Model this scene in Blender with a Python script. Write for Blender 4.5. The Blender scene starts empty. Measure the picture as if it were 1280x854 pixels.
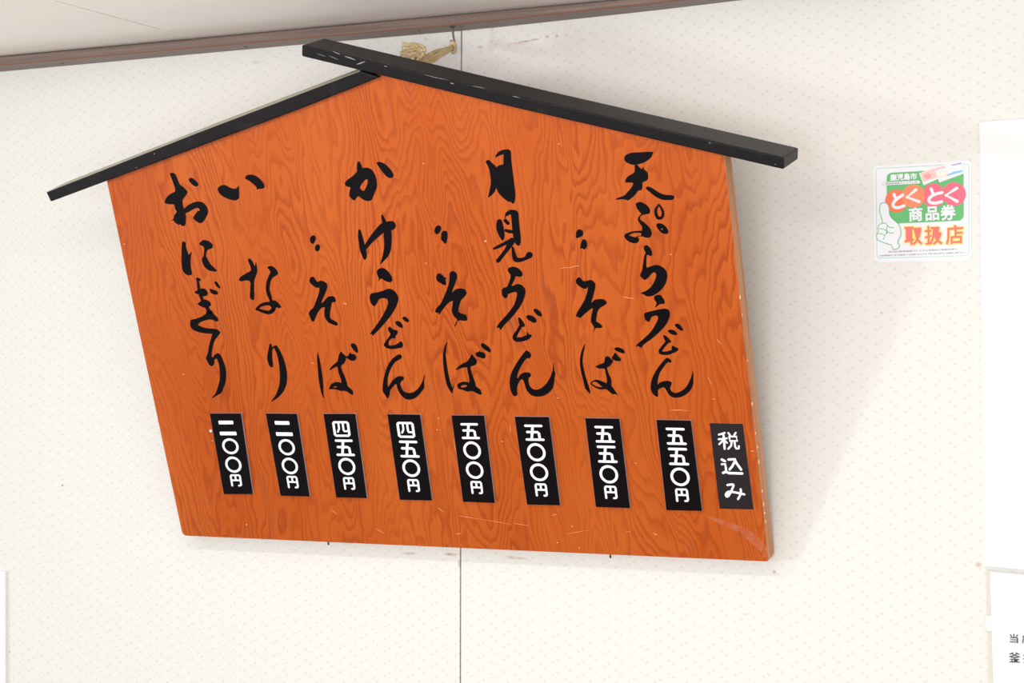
import bpy, bmesh, math, random
from mathutils import Vector, Matrix
from mathutils.geometry import tessellate_polygon, delaunay_2d_cdt
random.seed(7)
SC = bpy.context.scene
COL = SC.collection

# ------------------------------------------------------------------ camera
D_CAM = 2.2                      # metres from the camera to the wall
F_PX, YAW, PITCH, ROLL = 2500.0, math.radians(26.22), math.radians(1.34), math.radians(-0.07)
ALPHA, RHO = math.radians(17.77), math.radians(0.57)     # forward lean / in-plane turn of the board
fw = Vector((-math.sin(YAW)*math.cos(PITCH), math.cos(YAW)*math.cos(PITCH), math.sin(PITCH)))
rt = Vector((math.cos(YAW), math.sin(YAW), 0)); dn = fw.cross(rt)
rt, dn = rt*math.cos(ROLL)+dn*math.sin(ROLL), dn*math.cos(ROLL)-rt*math.sin(ROLL)
CAMPOS = Vector((0, -D_CAM, 0))
cam = bpy.data.cameras.new('camera'); cam_o = bpy.data.objects.new('camera', cam); COL.objects.link(cam_o)
cam.sensor_width = 36; cam.lens = F_PX*36/1280; cam.clip_start = .01
M3 = Matrix((rt, -dn, -fw)).transposed()
cam_o.matrix_world = Matrix.Translation(CAMPOS) @ M3.to_4x4()
SC.camera = cam_o
cam.dof.use_dof = False

# ------------------------------------------------------------------ light
SC.view_settings.view_transform = 'Standard'; SC.view_settings.look = 'None'
SC.view_settings.exposure = -0.10; SC.view_settings.gamma = 1; SC.view_settings.use_curve_mapping = False
wd = bpy.data.worlds.new('world'); SC.world = wd; wd.use_nodes = True
wd.node_tree.nodes['Background'].inputs[0].default_value = (.965, .985, .985, 1)
wd.node_tree.nodes['Background'].inputs[1].default_value = 1.02

def area(name, loc, target, sx, sy, watts, col):
    l = bpy.data.lights.new(name, 'AREA'); l.shape = 'RECTANGLE'; l.size = sx; l.size_y = sy
    l.energy = watts; l.color = col
    o = bpy.data.objects.new(name, l); COL.objects.link(o)
    o.location = loc; o.rotation_euler = (Vector(target)-Vector(loc)).to_track_quat('-Z', 'Y').to_euler()
    return o
area('window_daylight', (-7.7, -5.1, -.29), (-1.0, 0, .05), .6, .8, 165, (.86, .94, 1.0))
area('added_front_fill', (-.05, -3.1, -.3), (-1.1, 0, .05), 1.6, 1.0, 42, (.985, .985, .97))  # added soft fill from the camera side, lifts the shade beside the board
area('fluorescent_tube_light', (-1.2, -.72, .425), (-1.2, -.35, -.1), 1.1, .05, 2.6, (1, .92, .88))

# ------------------------------------------------------------------ maths helpers
def ray(x, y):
    return rt*((x-640)/F_PX) + dn*((y-427)/F_PX) + fw
def on_wall(x, y, depth=0.0):
    d = ray(x, y); return CAMPOS + d*((D_CAM-depth)/d.y)
def on_level(x, y, z):                        # point of a horizontal plane
    d = ray(x, y); return CAMPOS + d*(z/d.z)
T_BOARD = .0215
nrm = Vector((0, -math.cos(ALPHA), -math.sin(ALPHA)))
dnb = Vector((0, math.sin(ALPHA), -math.cos(ALPHA)))
bx = Vector((1, 0, 0))*math.cos(RHO) + dnb*math.sin(RHO)
bd = dnb*math.cos(RHO) - Vector((1, 0, 0))*math.sin(RHO)
Q0 = on_wall(598, 686, T_BOARD*math.cos(ALPHA)+.0015)    # middle of the front bottom edge
BM = Matrix((bx, -bd, nrm)).transposed().to_4x4(); BM.translation = Q0
BMI = BM.inverted()
def on_board(x, y, lift=0.0):                 # pixel -> board-local (u, v, lift)
    d = ray(x, y); p0 = Q0 + nrm*lift
    k = ((p0-CAMPOS).dot(nrm))/d.dot(nrm)
    return BMI @ (CAMPOS + d*k)

# ------------------------------------------------------------------ object helpers
def tag(o, label=None, cat=None, group=None, kind=None):
    if label: o['label'] = label
    if cat: o['category'] = cat
    if group: o['group'] = group
    if kind: o['kind'] = kind
    return o
def link(name, me, mats, parent=None, smooth=False):
    o = bpy.data.objects.new(name, me); COL.objects.link(o)
    for m in (mats if isinstance(mats, (list, tuple)) else [mats]): me.materials.append(m)
    if parent: o.parent = parent
    if smooth:
        for p in me.polygons: p.use_smooth = True
    return o
def empty(name, mat=None, loc=None):
    o = bpy.data.objects.new(name, None); COL.objects.link(o); o.empty_display_size = .02
    if mat is not None: o.matrix_world = mat
    if loc is not None: o.location = loc
    return o
def mesh(name, vs, fs):
    me = bpy.data.meshes.new(name); me.from_pydata([tuple(v) for v in vs], [], fs); me.update(); return me
def fixn(me):
    bm = bmesh.new(); bm.from_mesh(me); bmesh.ops.recalc_face_normals(bm, faces=bm.faces); bm.to_mesh(me); bm.free(); return me
def prism(name, front, offset, side_mat=0):
    """front: loop of Vectors; extruded by the vector offset; side faces get material side_mat"""
    n = len(front)
    vs = list(front)+[p+offset for p in front]
    fs = [tuple(range(n)), tuple(range(2*n-1, n-1, -1))]+[(i, i+n, (i+1) % n+n, (i+1) % n) for i in range(n)]
    me = mesh(name, vs, fs)
    if side_mat:
        for k, p in enumerate(me.polygons): p.material_index = 0 if k == 0 else side_mat
    return fixn(me)
def bevel(o, w, seg=2, ang=30):
    m = o.modifiers.new('bevel', 'BEVEL'); m.width = w; m.segments = seg; m.limit_method = 'ANGLE'; m.angle_limit = math.radians(ang)
def tube_data(pts, rad, sides=6):
    vs, fs = [], []
    for i, p in enumerate(pts):
        a = pts[max(i-1, 0)]; b = pts[min(i+1, len(pts)-1)]; t = (b-a).normalized()
        up = Vector((0, 0, 1)) if abs(t.z) < .9 else Vector((1, 0, 0))
        u = t.cross(up).normalized(); v = t.cross(u)
        r = rad[i] if isinstance(rad, (list, tuple)) else rad
        for k in range(sides):
            a_ = 2*math.pi*k/sides; vs.append(p+u*math.cos(a_)*r+v*math.sin(a_)*r)
    for i in range(len(pts)-1):
        for k in range(sides):
            fs.append((i*sides+k, i*sides+(k+1) % sides, (i+1)*sides+(k+1) % sides, (i+1)*sides+k))
    fs.append(tuple(range(sides))[::-1]); fs.append(tuple((len(pts)-1)*sides+k for k in range(sides)))
    return vs, fs
def catmull(p, n=6, closed=False):
    out = []; N = len(p)
    rng = range(N) if closed else range(N-1)
    for i in rng:
        if closed: a, b, c, d = p[i-1], p[i], p[(i+1) % N], p[(i+2) % N]
        else: a, b, c, d = p[max(i-1, 0)], p[i], p[i+1], p[min(i+2, N-1)]
        for k in range(n):
            t = k/n; t2, t3 = t*t, t*t*t
            out.append(tuple(.5*(2*b[j]+(c[j]-a[j])*t+(2*a[j]-5*b[j]+4*c[j]-d[j])*t2+(3*b[j]-a[j]-3*c[j]+d[j])*t3) for j in range(len(b))))
    if not closed: out.append(tuple(p[-1]))
    return out

# ---- flat ink shapes: all are lists of 2-D polygons (with optional holes), mapped onto a plane later
def stroke(pts, smooth=True, caps=8, n=6):
    """variable width brush stroke (x, y, full width) -> quads and round caps as separate polygons"""
    p = catmull(pts, n) if smooth and len(pts) > 2 else [tuple(q) for q in pts]
    polys = []; L, R = [], []
    for i, q in enumerate(p):
        a = p[max(i-1, 0)]; b = p[min(i+1, len(p)-1)]
        dx, dy = b[0]-a[0], b[1]-a[1]; l = math.hypot(dx, dy) or 1
        w = max(q[2], 1e-3)/2
        L.append((q[0]-dy/l*w, q[1]+dx/l*w)); R.append((q[0]+dy/l*w, q[1]-dx/l*w))
    for i in range(len(p)-1): polys.append([[L[i], L[i+1], R[i+1], R[i]]])
    step = 1 if not smooth else 2
    for q in ([p[0], p[-1]]+[p[i] for i in range(1, len(p)-1, step)]):
        w = max(q[2], 1e-3)/2
        polys.append([[(q[0]+w*math.cos(2*math.pi*k/14), q[1]+w*math.sin(2*math.pi*k/14)) for k in range(14)]])
    return polys
def blob(pts, holes=(), smooth=True):
    o = catmull(pts, 4, True) if smooth else pts
    return [[o]+[catmull(h, 4, True) if smooth else h for h in holes]]
def ring(cx, cy, rx, ry, w, n=40):
    a = [(cx+(rx+w/2)*math.cos(2*math.pi*k/n), cy+(ry+w/2)*math.sin(2*math.pi*k/n)) for k in range(n)]
    b = [(cx+(rx-w/2)*math.cos(2*math.pi*k/n), cy+(ry-w/2)*math.sin(2*math.pi*k/n)) for k in range(n)]
    return [[[a[k], a[(k+1) % n], b[(k+1) % n], b[k]]] for k in range(n)]
def disc(cx, cy, rx, ry=None, n=36):
    ry = ry or rx
    return [[[(cx+rx*math.cos(2*math.pi*k/n), cy+ry*math.sin(2*math.pi*k/n)) for k in range(n)]]]
def rrect(c, r, n=5):
    """rounded quadrilateral c = TL, TR, BR, BL"""
    out = []
    for i in range(4):
        p = Vector(c[i]); a = (Vector(c[i-1])-p).normalized(); b = (Vector(c[(i+1) % 4])-p).normalized()
        s, e = p+a*r, p+b*r
        for k in range(n+1):
            t = k/n; q = (s*(1-t)+p*t)*(1-t)+(p*(1-t)+e*t)*t; out.append((q.x, q.y))
    return out
def union2d(vs, fs):
    """overlapping 2-D faces -> one non-overlapping triangulation"""
    k = 1.0/max(max(abs(v[0]) for v in vs), max(abs(v[1]) for v in vs), 1e-9)
    r = delaunay_2d_cdt([Vector((v[0]*k, v[1]*k)) for v in vs], [], [list(f) for f in fs], 1, 1e-7)
    return [(v.x/k, v.y/k) for v in r[0]], [tuple(f) for f, src in zip(r[2], r[5]) if src]
def to_mesh(name, v2, f2, fmap, facing):
    vs = [fmap(x, y) for x, y in v2]; fs = []
    for f in f2:
        a, b, c = (vs[k] for k in f[:3]); n = (b-a).cross(c-a)
        if n.length < 1e-14: continue
        fs.append(tuple(f) if n.dot(facing) > 0 else tuple(reversed(f)))
    return mesh(name, vs, fs)
def polys_2d(polys):
    vs, fs = [], []
    for loops in polys:
        base = len(vs); flat = [p for lp in loops for p in lp]; vs += flat
        if len(loops) == 1:
            lp = loops[0]
            ar = sum(lp[i-1][0]*lp[i][1]-lp[i][0]*lp[i-1][1] for i in range(len(lp)))
            if len(lp) <= 14:                     # quads and caps are convex
                f = list(range(base, base+len(lp))); fs.append(f if ar > 0 else f[::-1]); continue
        for t in tessellate_polygon([[Vector((p[0], p[1], 0)) for p in lp] for lp in loops]):
            t = [base+k for k in t]; a, b, c = (vs[k] for k in t)
            ar = (b[0]-a[0])*(c[1]-a[1])-(b[1]-a[1])*(c[0]-a[0])
            if abs(ar) > 1e-12: fs.append(t if ar > 0 else t[::-1])
    return vs, fs
def ink_mesh(name, polys, fmap, facing):
    return to_mesh(name, *union2d(*polys_2d(polys)), fmap, facing)
_gc = {}
def glyph(text, offset=0.0):
    """outline glyphs of the built-in font, normalised to the unit box, y down"""
    key = (text, offset)
    if key in _gc: return _gc[key]
    c = bpy.data.curves.new('glyph', 'FONT'); c.body = text; c.offset = offset; c.resolution_u = 3
    o = bpy.data.objects.new('glyph', c); COL.objects.link(o)
    dg = bpy.context.evaluated_depsgraph_get()
    me = bpy.data.meshes.new_from_object(o.evaluated_get(dg))
    vs = [v.co.copy() for v in me.vertices]; fs = [tuple(p.vertices) for p in me.polygons]
    x0 = min(v.x for v in vs); x1 = max(v.x for v in vs); y0 = min(v.y for v in vs); y1 = max(v.y for v in vs)
    vs = [((v.x-x0)/(x1-x0), (y1-v.y)/(y1-y0)) for v in vs]
    bpy.data.objects.remove(o); bpy.data.curves.remove(c); bpy.data.meshes.remove(me)
    _gc[key] = (vs, fs); return _gc[key]
def glyph_mesh(name, text, quad, fmap, facing, bold=0.0):
    """quad TL, TR, BR, BL in 2-D; bold = extra stroke width all round, in the same 2-D units"""
    gv, gf = glyph(text)
    tl, tr, br, bl = [Vector(q) for q in quad]
    vs = []
    for u, v in gv:
        q = (tl*(1-u)+tr*u)*(1-v)+(bl*(1-u)+br*u)*v; vs.append((q.x, q.y))
    if not bold: return to_mesh(name, vs, gf, fmap, facing)
    fs = []
    for f in gf:
        a, b, c = (vs[k] for k in f[:3]); ar = (b[0]-a[0])*(c[1]-a[1])-(b[1]-a[1])*(c[0]-a[0])
        if abs(ar) > 1e-12: fs.append(list(f) if ar > 0 else list(f)[::-1])
    cnt = {}
    for f in gf:
        for i in range(len(f)): 
            e = tuple(sorted((f[i-1], f[i]))); cnt[e] = cnt.get(e, 0)+1
    polys = []
    for (i, j), n in cnt.items():
        if n != 1: continue
        a, b = vs[i], vs[j]; l = math.hypot(b[0]-a[0], b[1]-a[1])
        if l < 1e-9: continue
        nx, ny = -(b[1]-a[1])/l*bold, (b[0]-a[0])/l*bold
        polys.append([[(a[0]+nx, a[1]+ny), (b[0]+nx, b[1]+ny), (b[0]-nx, b[1]-ny), (a[0]-nx, a[1]-ny)]])
        polys.append([[(a[0]+bold*math.cos(k*math.pi/4), a[1]+bold*math.sin(k*math.pi/4)) for k in range(8)]])
    v2, f2 = polys_2d(polys); o = len(vs)
    return to_mesh(name, *union2d(vs+v2, fs+[[k+o for k in f] for f in f2]), fmap, facing)

# ------------------------------------------------------------------ materials
def srgb(r, g, b):
    f = lambda c: (c/255/12.92) if c/255 <= .04045 else ((c/255+.055)/1.055)**2.4
    return (f(r), f(g), f(b), 1)
class NT:
    def __init__(s, name):
        s.m = bpy.data.materials.new(name); s.m.use_nodes = True; s.t = s.m.node_tree
        s.b = s.t.nodes['Principled BSDF']
    def n(s, typ, **kw):
        nd = s.t.nodes.new(typ)
        for k, v in kw.items(): setattr(nd, k, v)
        return nd
    def l(s, a, b): s.t.links.new(a, b)
    def val(s, sock, v):
        if hasattr(v, 'is_linked') or isinstance(v, bpy.types.NodeSocket): s.l(v, sock)
        else: sock.default_value = v
    def math(s, op, a, b=0.0, c=0.0, clamp=False):
        nd = s.n('ShaderNodeMath', operation=op, use_clamp=clamp)
        s.val(nd.inputs[0], a); s.val(nd.inputs[1], b); s.val(nd.inputs[2], c); return nd.outputs[0]
    def mix(s, f, a, b):
        nd = s.n('ShaderNodeMix', data_type='RGBA'); s.val(nd.inputs[0], f); s.val(nd.inputs[6], a); s.val(nd.inputs[7], b); return nd.outputs[2]
    def noise(s, vec, scale, detail=2.0, rough=.5, dist=0.0):
        nd = s.n('ShaderNodeTexNoise'); s.val(nd.inputs['Vector'], vec); nd.inputs['Scale'].default_value = scale
        nd.inputs['Detail'].default_value = detail; nd.inputs['Roughness'].default_value = rough; nd.inputs['Distortion'].default_value = dist
        return nd.outputs['Fac']
    def obj(s, scale=(1, 1, 1), loc=(0, 0, 0)):
        tc = s.n('ShaderNodeTexCoord'); mp = s.n('ShaderNodeMapping'); s.l(tc.outputs['Object'], mp.inputs[0])
        mp.inputs['Scale'].default_value = scale; mp.inputs['Location'].default_value = loc; return mp.outputs[0]
    def ramp(s, f, stops):
        nd = s.n('ShaderNodeValToRGB'); s.l(f, nd.inputs[0]); cr = nd.color_ramp
        while len(cr.elements) < len(stops): cr.elements.new(.5)
        for e, (p, c) in zip(cr.elements, stops): e.position = p; e.color = c if len(c) == 4 else (*c, 1)
        return nd.outputs[0]
    def bump(s, h, strength, dist):
        nd = s.n('ShaderNodeBump'); nd.inputs['Strength'].default_value = strength; nd.inputs['Distance'].default_value = dist
        s.l(h, nd.inputs['Height']); s.l(nd.outputs[0], s.b.inputs['Normal'])
def plain(name, col, rough=.6, spec=.5, var=0.0, vscale=40, metal=0.0):
    t = NT(name); t.b.inputs['Roughness'].default_value = rough; t.b.inputs['Specular IOR Level'].default_value = spec
    t.b.inputs['Metallic'].default_value = metal
    if var:
        nz = t.noise(t.obj(), vscale, 4)
        c2 = tuple(max(0, c*(1-var)) for c in col[:3])+(1,)
        t.l(t.mix(nz, col, c2), t.b.inputs['Base Color'])
    else: t.b.inputs['Base Color'].default_value = col
    return t.m

def mat_wallpaper():
    """cream embossed vinyl paper: small slanted dashes repeating in a zigzag, a few brown stains"""
    t = NT('wallpaper'); PX, PZ = .0334, .0153
    tc = t.n('ShaderNodeTexCoord'); sp = t.n('ShaderNodeSeparateXYZ'); t.l(tc.outputs['Object'], sp.inputs[0])
    wob = t.noise(t.obj(), 9, 2)
    x = t.math('ADD', sp.outputs[0], t.math('MULTIPLY', wob, .0015)); z = sp.outputs[2]
    fx = t.math('MULTIPLY', t.math('FRACT', t.math('DIVIDE', x, PX)), PX)
    fz = t.math('MULTIPLY', t.math('FRACT', t.math('DIVIDE', z, PZ)), PZ)
    best = None
    for cx, cz, sl in ((.0085, .0045, -.3), (.0144, .0080, -.3), (.0249, .0008, .3), (.0308, -.0035, .3)):
        dx = t.math('SUBTRACT', fx, cx)
        dz = t.math('SUBTRACT', t.math('WRAP', t.math('SUBTRACT', fz, cz), PZ/2, -PZ/2), t.math('MULTIPLY', dx, sl))
        d = t.math('SQRT', t.math('ADD', t.math('POWER', t.math('DIVIDE', dx, .0022), 2.0), t.math('POWER', t.math('DIVIDE', dz, .0014), 2.0)))
        best = d if best is None else t.math('MINIMUM', best, d)
    dot = t.math('SUBTRACT', 1.0, t.math('MULTIPLY', best, .72), clamp=True)
    fine = t.noise(t.obj((1, 1, 1)), 420, 3, .6)
    dim = t.noise(t.obj(), 60, 2)
    dstr = t.math('MULTIPLY', dot, t.math('ADD', t.math('MULTIPLY', dim, .5), .16))
    col = t.mix(dstr, srgb(226, 224, 219), srgb(186, 184, 174))
    stains = None
    for px, py, rx, rz, a in STAINS:
        p = on_wall(px, py)
        dx = t.math('DIVIDE', t.math('SUBTRACT', sp.outputs[0], p.x), rx); dz = t.math('DIVIDE', t.math('SUBTRACT', sp.outputs[2], p.z), rz)
        d = t.math('SQRT', t.math('ADD', t.math('MULTIPLY', dx, dx), t.math('MULTIPLY', dz, dz)))
        s_ = t.math('MULTIPLY', t.math('SUBTRACT', 1.0, d, clamp=True), a*2)
        stains = s_ if stains is None else t.math('MAXIMUM', stains, s_)
    st = t.math('MULTIPLY', stains, t.noise(t.obj((1, 1, 2)), 160, 3, .7), clamp=True)
    col = t.mix(st, col, srgb(176, 132, 84))
    t.l(col, t.b.inputs['Base Color'])
    t.b.inputs['Roughness'].default_value = .62; t.b.inputs['Specular IOR Level'].default_value = .3
    h = t.math('ADD', t.math('MULTIPLY', dot, -1.0), t.math('MULTIPLY', fine, .25))
    t.bump(h, .25, .0006)
    return t.m
STAINS = [(657, 51.5, .012, .0015, .9), (668, 49.5, .008, .0015, .9), (684, 46, .004, .003, .6), (696, 45, .003, .003, .7), (600, 59, .006, .003, .5),
          (533, 49, .004, .0015, .5), (648, 54, .02, .003, .35), (563, 693, .012, .0025, .9), (512, 692, .014, .002, .7), (640, 697, .010, .003, .5), (650, 698, .014, .002, .5),
          (574, 704, .002, .006, .7), (78, 607, .0022, .002, 1.6), (968, 715, .003, .003, .8), (931, 768, .004, .001, .6), (1223, 706, .005, .004, .6), (12, 815, .003, .003, .5),
          (320, 78, .01, .003, .3), (1102, 391, .002, .001, .8)]

def mat_board():
    """orange-stained flat-sawn veneer: growth-ring contours stretched along the height"""
    t = NT('orange_stained_wood')
    p1 = t.obj((5.2, 1.1, .5), (3.1, .4, 0)); a = t.noise(p1, 2.1, 2.0, .45, .35)
    p2 = t.obj((16, 4.5, 1)); b = t.noise(p2, 2.4, 2.0, .5, .2)
    p4 = t.obj((60, 9, 1)); c = t.noise(p4, 2.0, 2, .5)
    sx_ = t.n('ShaderNodeSeparateXYZ'); t.l(t.obj(), sx_.inputs[0]); xs_ = sx_.outputs[0]
    h = t.math('ADD', t.math('MULTIPLY', a, 34.0), t.math('ADD', t.math('MULTIPLY', b, 4.2), t.math('ADD', t.math('MULTIPLY', c, .8), t.math('MULTIPLY', xs_, 52.0))))
    fr = t.math('FRACT', h)
    line = t.ramp(fr, [(0, (0, 0, 0)), (.42, (.12, .12, .12)), (.80, (1, 1, 1)), (.93, (.75, .75, .75)), (1.0, (0, 0, 0))])
    pres = t.noise(t.obj((7, 2.0, 1), (9, 2, 0)), 1.7, 3, .6)
    pres = t.ramp(pres, [(.30, (.22, .22, .22)), (.68, (1, 1, 1))])
    ln = t.math('MULTIPLY', line, pres)
    pores = t.noise(t.obj((520, 16, 1)), 1.0, 3, .7)
    tone = t.noise(t.obj((3.2, .9, 1), (1, 7, 0)), 2.2, 3, .55)
    base = t.mix(t.ramp(tone, [(.32, (0, 0, 0)), (.70, (1, 1, 1))]), srgb(194, 93, 27), srgb(184, 80, 9))
    dark = t.mix(t.math('MULTIPLY', ln, .72), base, srgb(144, 48, 2))
    dark = t.mix(t.math('MULTIPLY', t.ramp(pores, [(.50, (0, 0, 0)), (.72, (1, 1, 1))]), .34), dark, srgb(150, 60, 28))
    grey = t.noise(t.obj((26, 5, 1), (5, 5, 0)), 1.6, 3, .6)
    dark = t.mix(t.math('MULTIPLY', t.ramp(grey, [(.62, (0, 0, 0)), (.80, (1, 1, 1))]), .38), dark, srgb(118, 72, 58))
    t.l(dark, t.b.inputs['Base Color'])
    rg = t.math('ADD', t.math('MULTIPLY', pores, .10), .20); t.l(rg, t.b.inputs['Roughness'])
    t.b.inputs['Specular IOR Level'].default_value = .38
    t.bump(t.math('ADD', t.math('MULTIPLY', pores, .4), line), .10, .0004)
    return t.m
def mat_rawwood():
    t = NT('bare_plywood_edge')
    nz = t.noise(t.obj((40, 5, 260)), 1, 3, .6)
    c = t.ramp(nz, [(.3, srgb(168, 108, 72)), (.55, srgb(192, 136, 96)), (.75, srgb(208, 156, 118))])
    t.l(c, t.b.inputs['Base Color']); t.b.inputs['Roughness'].default_value = .7; return t.m
def mat_black_beam():
    t = NT('black_painted_wood')
    nz = t.noise(t.obj((9, 60, 60)), 3, 4, .6); n2 = t.noise(t.obj((1, 1, 1)), 35, 4, .6)
    c = t.mix(nz, srgb(16, 14, 17), srgb(28, 25, 27))
    c = t.mix(t.math('MULTIPLY', t.ramp(n2, [(.60, (0, 0, 0)), (.75, (1, 1, 1))]), .35), c, srgb(62, 56, 55))
    t.l(c, t.b.inputs['Base Color']); t.b.inputs['Roughness'].default_value = .40
    t.b.inputs['Specular IOR Level'].default_value = .16
    t.bump(nz, .2, .0006); return t.m
def mat_trim():
    t = NT('brown_varnished_rail')
    nz = t.noise(t.obj((3, 90, 120)), 2, 4, .6); n2 = t.noise(t.obj((1, 1, 1)), 9, 3)
    c = t.ramp(nz, [(.3, srgb(90, 71, 60)), (.6, srgb(120, 99, 88)), (.8, srgb(142, 123, 113))])
    c = t.mix(t.math('MULTIPLY', n2, .5), c, srgb(112, 92, 84))
    t.l(c, t.b.inputs['Base Color']); t.b.inputs['Roughness'].default_value = .45; return t.m
def mat_ceiling():
    t = NT('glossy_ceiling_board')
    nz = t.noise(t.obj(), 3, 3)
    t.l(t.mix(nz, srgb(250, 246, 242), srgb(247, 241, 235)), t.b.inputs['Base Color'])
    t.b.inputs['Roughness'].default_value = .22; t.b.inputs['Specular IOR Level'].default_value = .5; return t.m
M_WALL, M_BOARD, M_RAW, M_BEAM, M_TRIM, M_CEIL = mat_wallpaper(), mat_board(), mat_rawwood(), mat_black_beam(), mat_trim(), mat_ceiling()
M_INK = plain('glossy_black_lacquer', srgb(10, 7, 13), .2, .14, .3, 90)
M_PLATE = plain('black_acrylic', srgb(10, 6, 10), .2, .14)
M_FILM = plain('dark_brown_film', srgb(28, 19, 24), .5, .3)
M_PEDGE = plain('acrylic_cut_edge', srgb(178, 172, 180), .35, .5, .3, 300)
M_WHITE = plain('white_lettering', srgb(244, 243, 250), .5, .3)
M_PAPER = plain('white_paper', srgb(233, 233, 235), .6, .3)
M_PAPER2 = plain('cool_white_laminate', srgb(226, 228, 234), .35, .5)
M_BACK = plain('yellowed_backing', srgb(214, 211, 198), .6, .3)
M_GAP = plain('joint_shadow_gap_brown', srgb(92, 74, 46), .8, .2)
M_TAPE = plain('clear_tape', srgb(250, 250, 250), .3, .5)
M_STEEL = plain('dull_steel', srgb(118, 108, 98), .42, .5, .3, 200, .8)
M_ROPE = plain('straw_rope_fibre', srgb(224, 200, 156), .8, .2, .35, 130)
M_ORLINE = plain('worn_red_brown_edge', srgb(140, 86, 60), .5, .4)
M_CHIP = plain('chipped_pale_wood', srgb(240, 206, 168), .8, .2)
M_SCUFF = plain('pale_scratch', srgb(240, 160, 112), .8, .2)
M_TOPSHEEN = plain('beam_top_painted_sheen', srgb(190, 184, 164), .6, .3, .3, 60)  # pale tone paints in light glancing off the left beam's top
M_GSCUFF = plain('grey_scuff', srgb(168, 164, 172), .8, .2, .6, 300)

# ------------------------------------------------------------------ wall, ceiling, rail
WT = .012
xs = on_wall(576, 400).x
wall = empty('wall_back', loc=(0, 0, 0)); tag(wall, 'cream embossed wallpaper wall behind the wooden menu board', 'wall', kind='structure')
def box_data(x0, x1, y0, y1, z0, z1):
    v = [(x, y, z) for x in (x0, x1) for y in (y0, y1) for z in (z0, z1)]
    return [Vector(p) for p in v], [(0, 1, 3, 2), (4, 6, 7, 5), (0, 4, 5, 1), (2, 3, 7, 6), (0, 2, 6, 4), (1, 5, 7, 3)]
def box(name, x0, x1, y0, y1, z0, z1, mat, parent=None):
    return link(name, fixn(mesh(name, *box_data(x0, x1, y0, y1, z0, z1))), mat, parent)
g = .0008
for x0, x1 in ((-3.4, xs-g), (xs+g, .9)):
    o = box('wall_panel', x0, x1, 0, WT, -1.6, .62, M_WALL, wall); bevel(o, .0007, 2)
box('joint_strip', xs-.01, xs+.01, .0022, .005, -1.6, .62, M_GAP, wall)

# the brown floor the sign looks down on: it darkens what the lacquer reflects
fl = box('floor', -4.6, 2.2, -3.3, WT, -1.66, -1.6, plain('brown_floor', srgb(188, 176, 162), .5, .4, .3, 8)); tag(fl, 'plain brown floor far below the board', 'floor', kind='structure')
# rail between wall and ceiling: the camera sees its front and its underside
RD = .040
def rail_pts(seq, dep): return [on_wall(x, y, dep) for x, y in seq]
back = [(-420, 128.5), (0, 90), (360, 57.4), (577, 38.8), (620, 34.6), (740, 21.9), (820, 13.1), (930, 0), (1500, -72)]
frontb = [(-420, 120), (0, 81.8), (360, 49.9), (566, 31.4), (612, 26.6), (735, 13.6), (815, 5.0), (920, -8), (1500, -80)]
bw = rail_pts(back, 0); fb = rail_pts(frontb, RD)
for a, b in zip(bw, fb): b.x = a.x
ZR = max(b.z for b in fb[1:6])+.0098
vs, fs = [], []
for a, b in zip(bw, fb):
    z = (a.z+b.z)/2
    vs += [Vector((a.x, -.0003, a.z)), Vector((a.x, -RD, b.z)), Vector((a.x, -RD, max(ZR, b.z+.006))), Vector((a.x, -.0003, max(ZR, a.z+.006)))]
for i in range(len(bw)-1):
    for k in range(4):
        q = (i*4+k, i*4+(k+1) % 4, (i+1)*4+(k+1) % 4, (i+1)*4+k); fs.append(q)
fs += [(0, 1, 2, 3), tuple(4*(len(bw)-1)+k for k in (3, 2, 1, 0))]
rail = link('trim_1', fixn(mesh('trim_1', vs, fs)), M_TRIM); bevel(rail, .0012, 2)
tag(rail, 'brown varnished wooden rail where the wall meets the ceiling', 'trim', kind='structure')
# worn edge and nail heads
ev, ef = [], []
pts = [Vector((a.x, -RD-.0002, b.z+.0002)) for a, b in zip(bw, fb)]
edge = link('worn_edge', mesh('worn_edge', *tube_data(pts, .0006, 5)), M_ORLINE, rail)
for px, py in ((78, 79), (307, 58.5), (523, 40.0)):
    p = on_wall(px, py, .02); v, f = tube_data([p+Vector((0, 0, -.0012)), p+Vector((0, 0, .006))], .0018, 10)
    n_ = link('nail_head', mesh('nail_head', v, f), M_STEEL, rail)
# ceiling panels with the joint that runs into the room
ceil = empty('ceiling', loc=(0, 0, 0)); tag(ceil, 'pale glossy ceiling boards above the brown rail', 'ceiling', kind='structure')
ZC = ZR+.0012
jx = on_wall(253.5, 51.5, RD).x; jx = on_level(253.5, 51.2, ZC).x
for x0, x1 in ((-4.2, jx-.0018), (jx+.0018, .9)):
    o = box('ceiling_panel', x0, x1, -1.3, WT, ZC, ZC+.012, M_CEIL, ceil); bevel(o, .001, 2)
box('joint_strip', jx-.02, jx+.02, -1.3, WT, ZC+.006, ZC+.0115, M_GAP, ceil)

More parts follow.
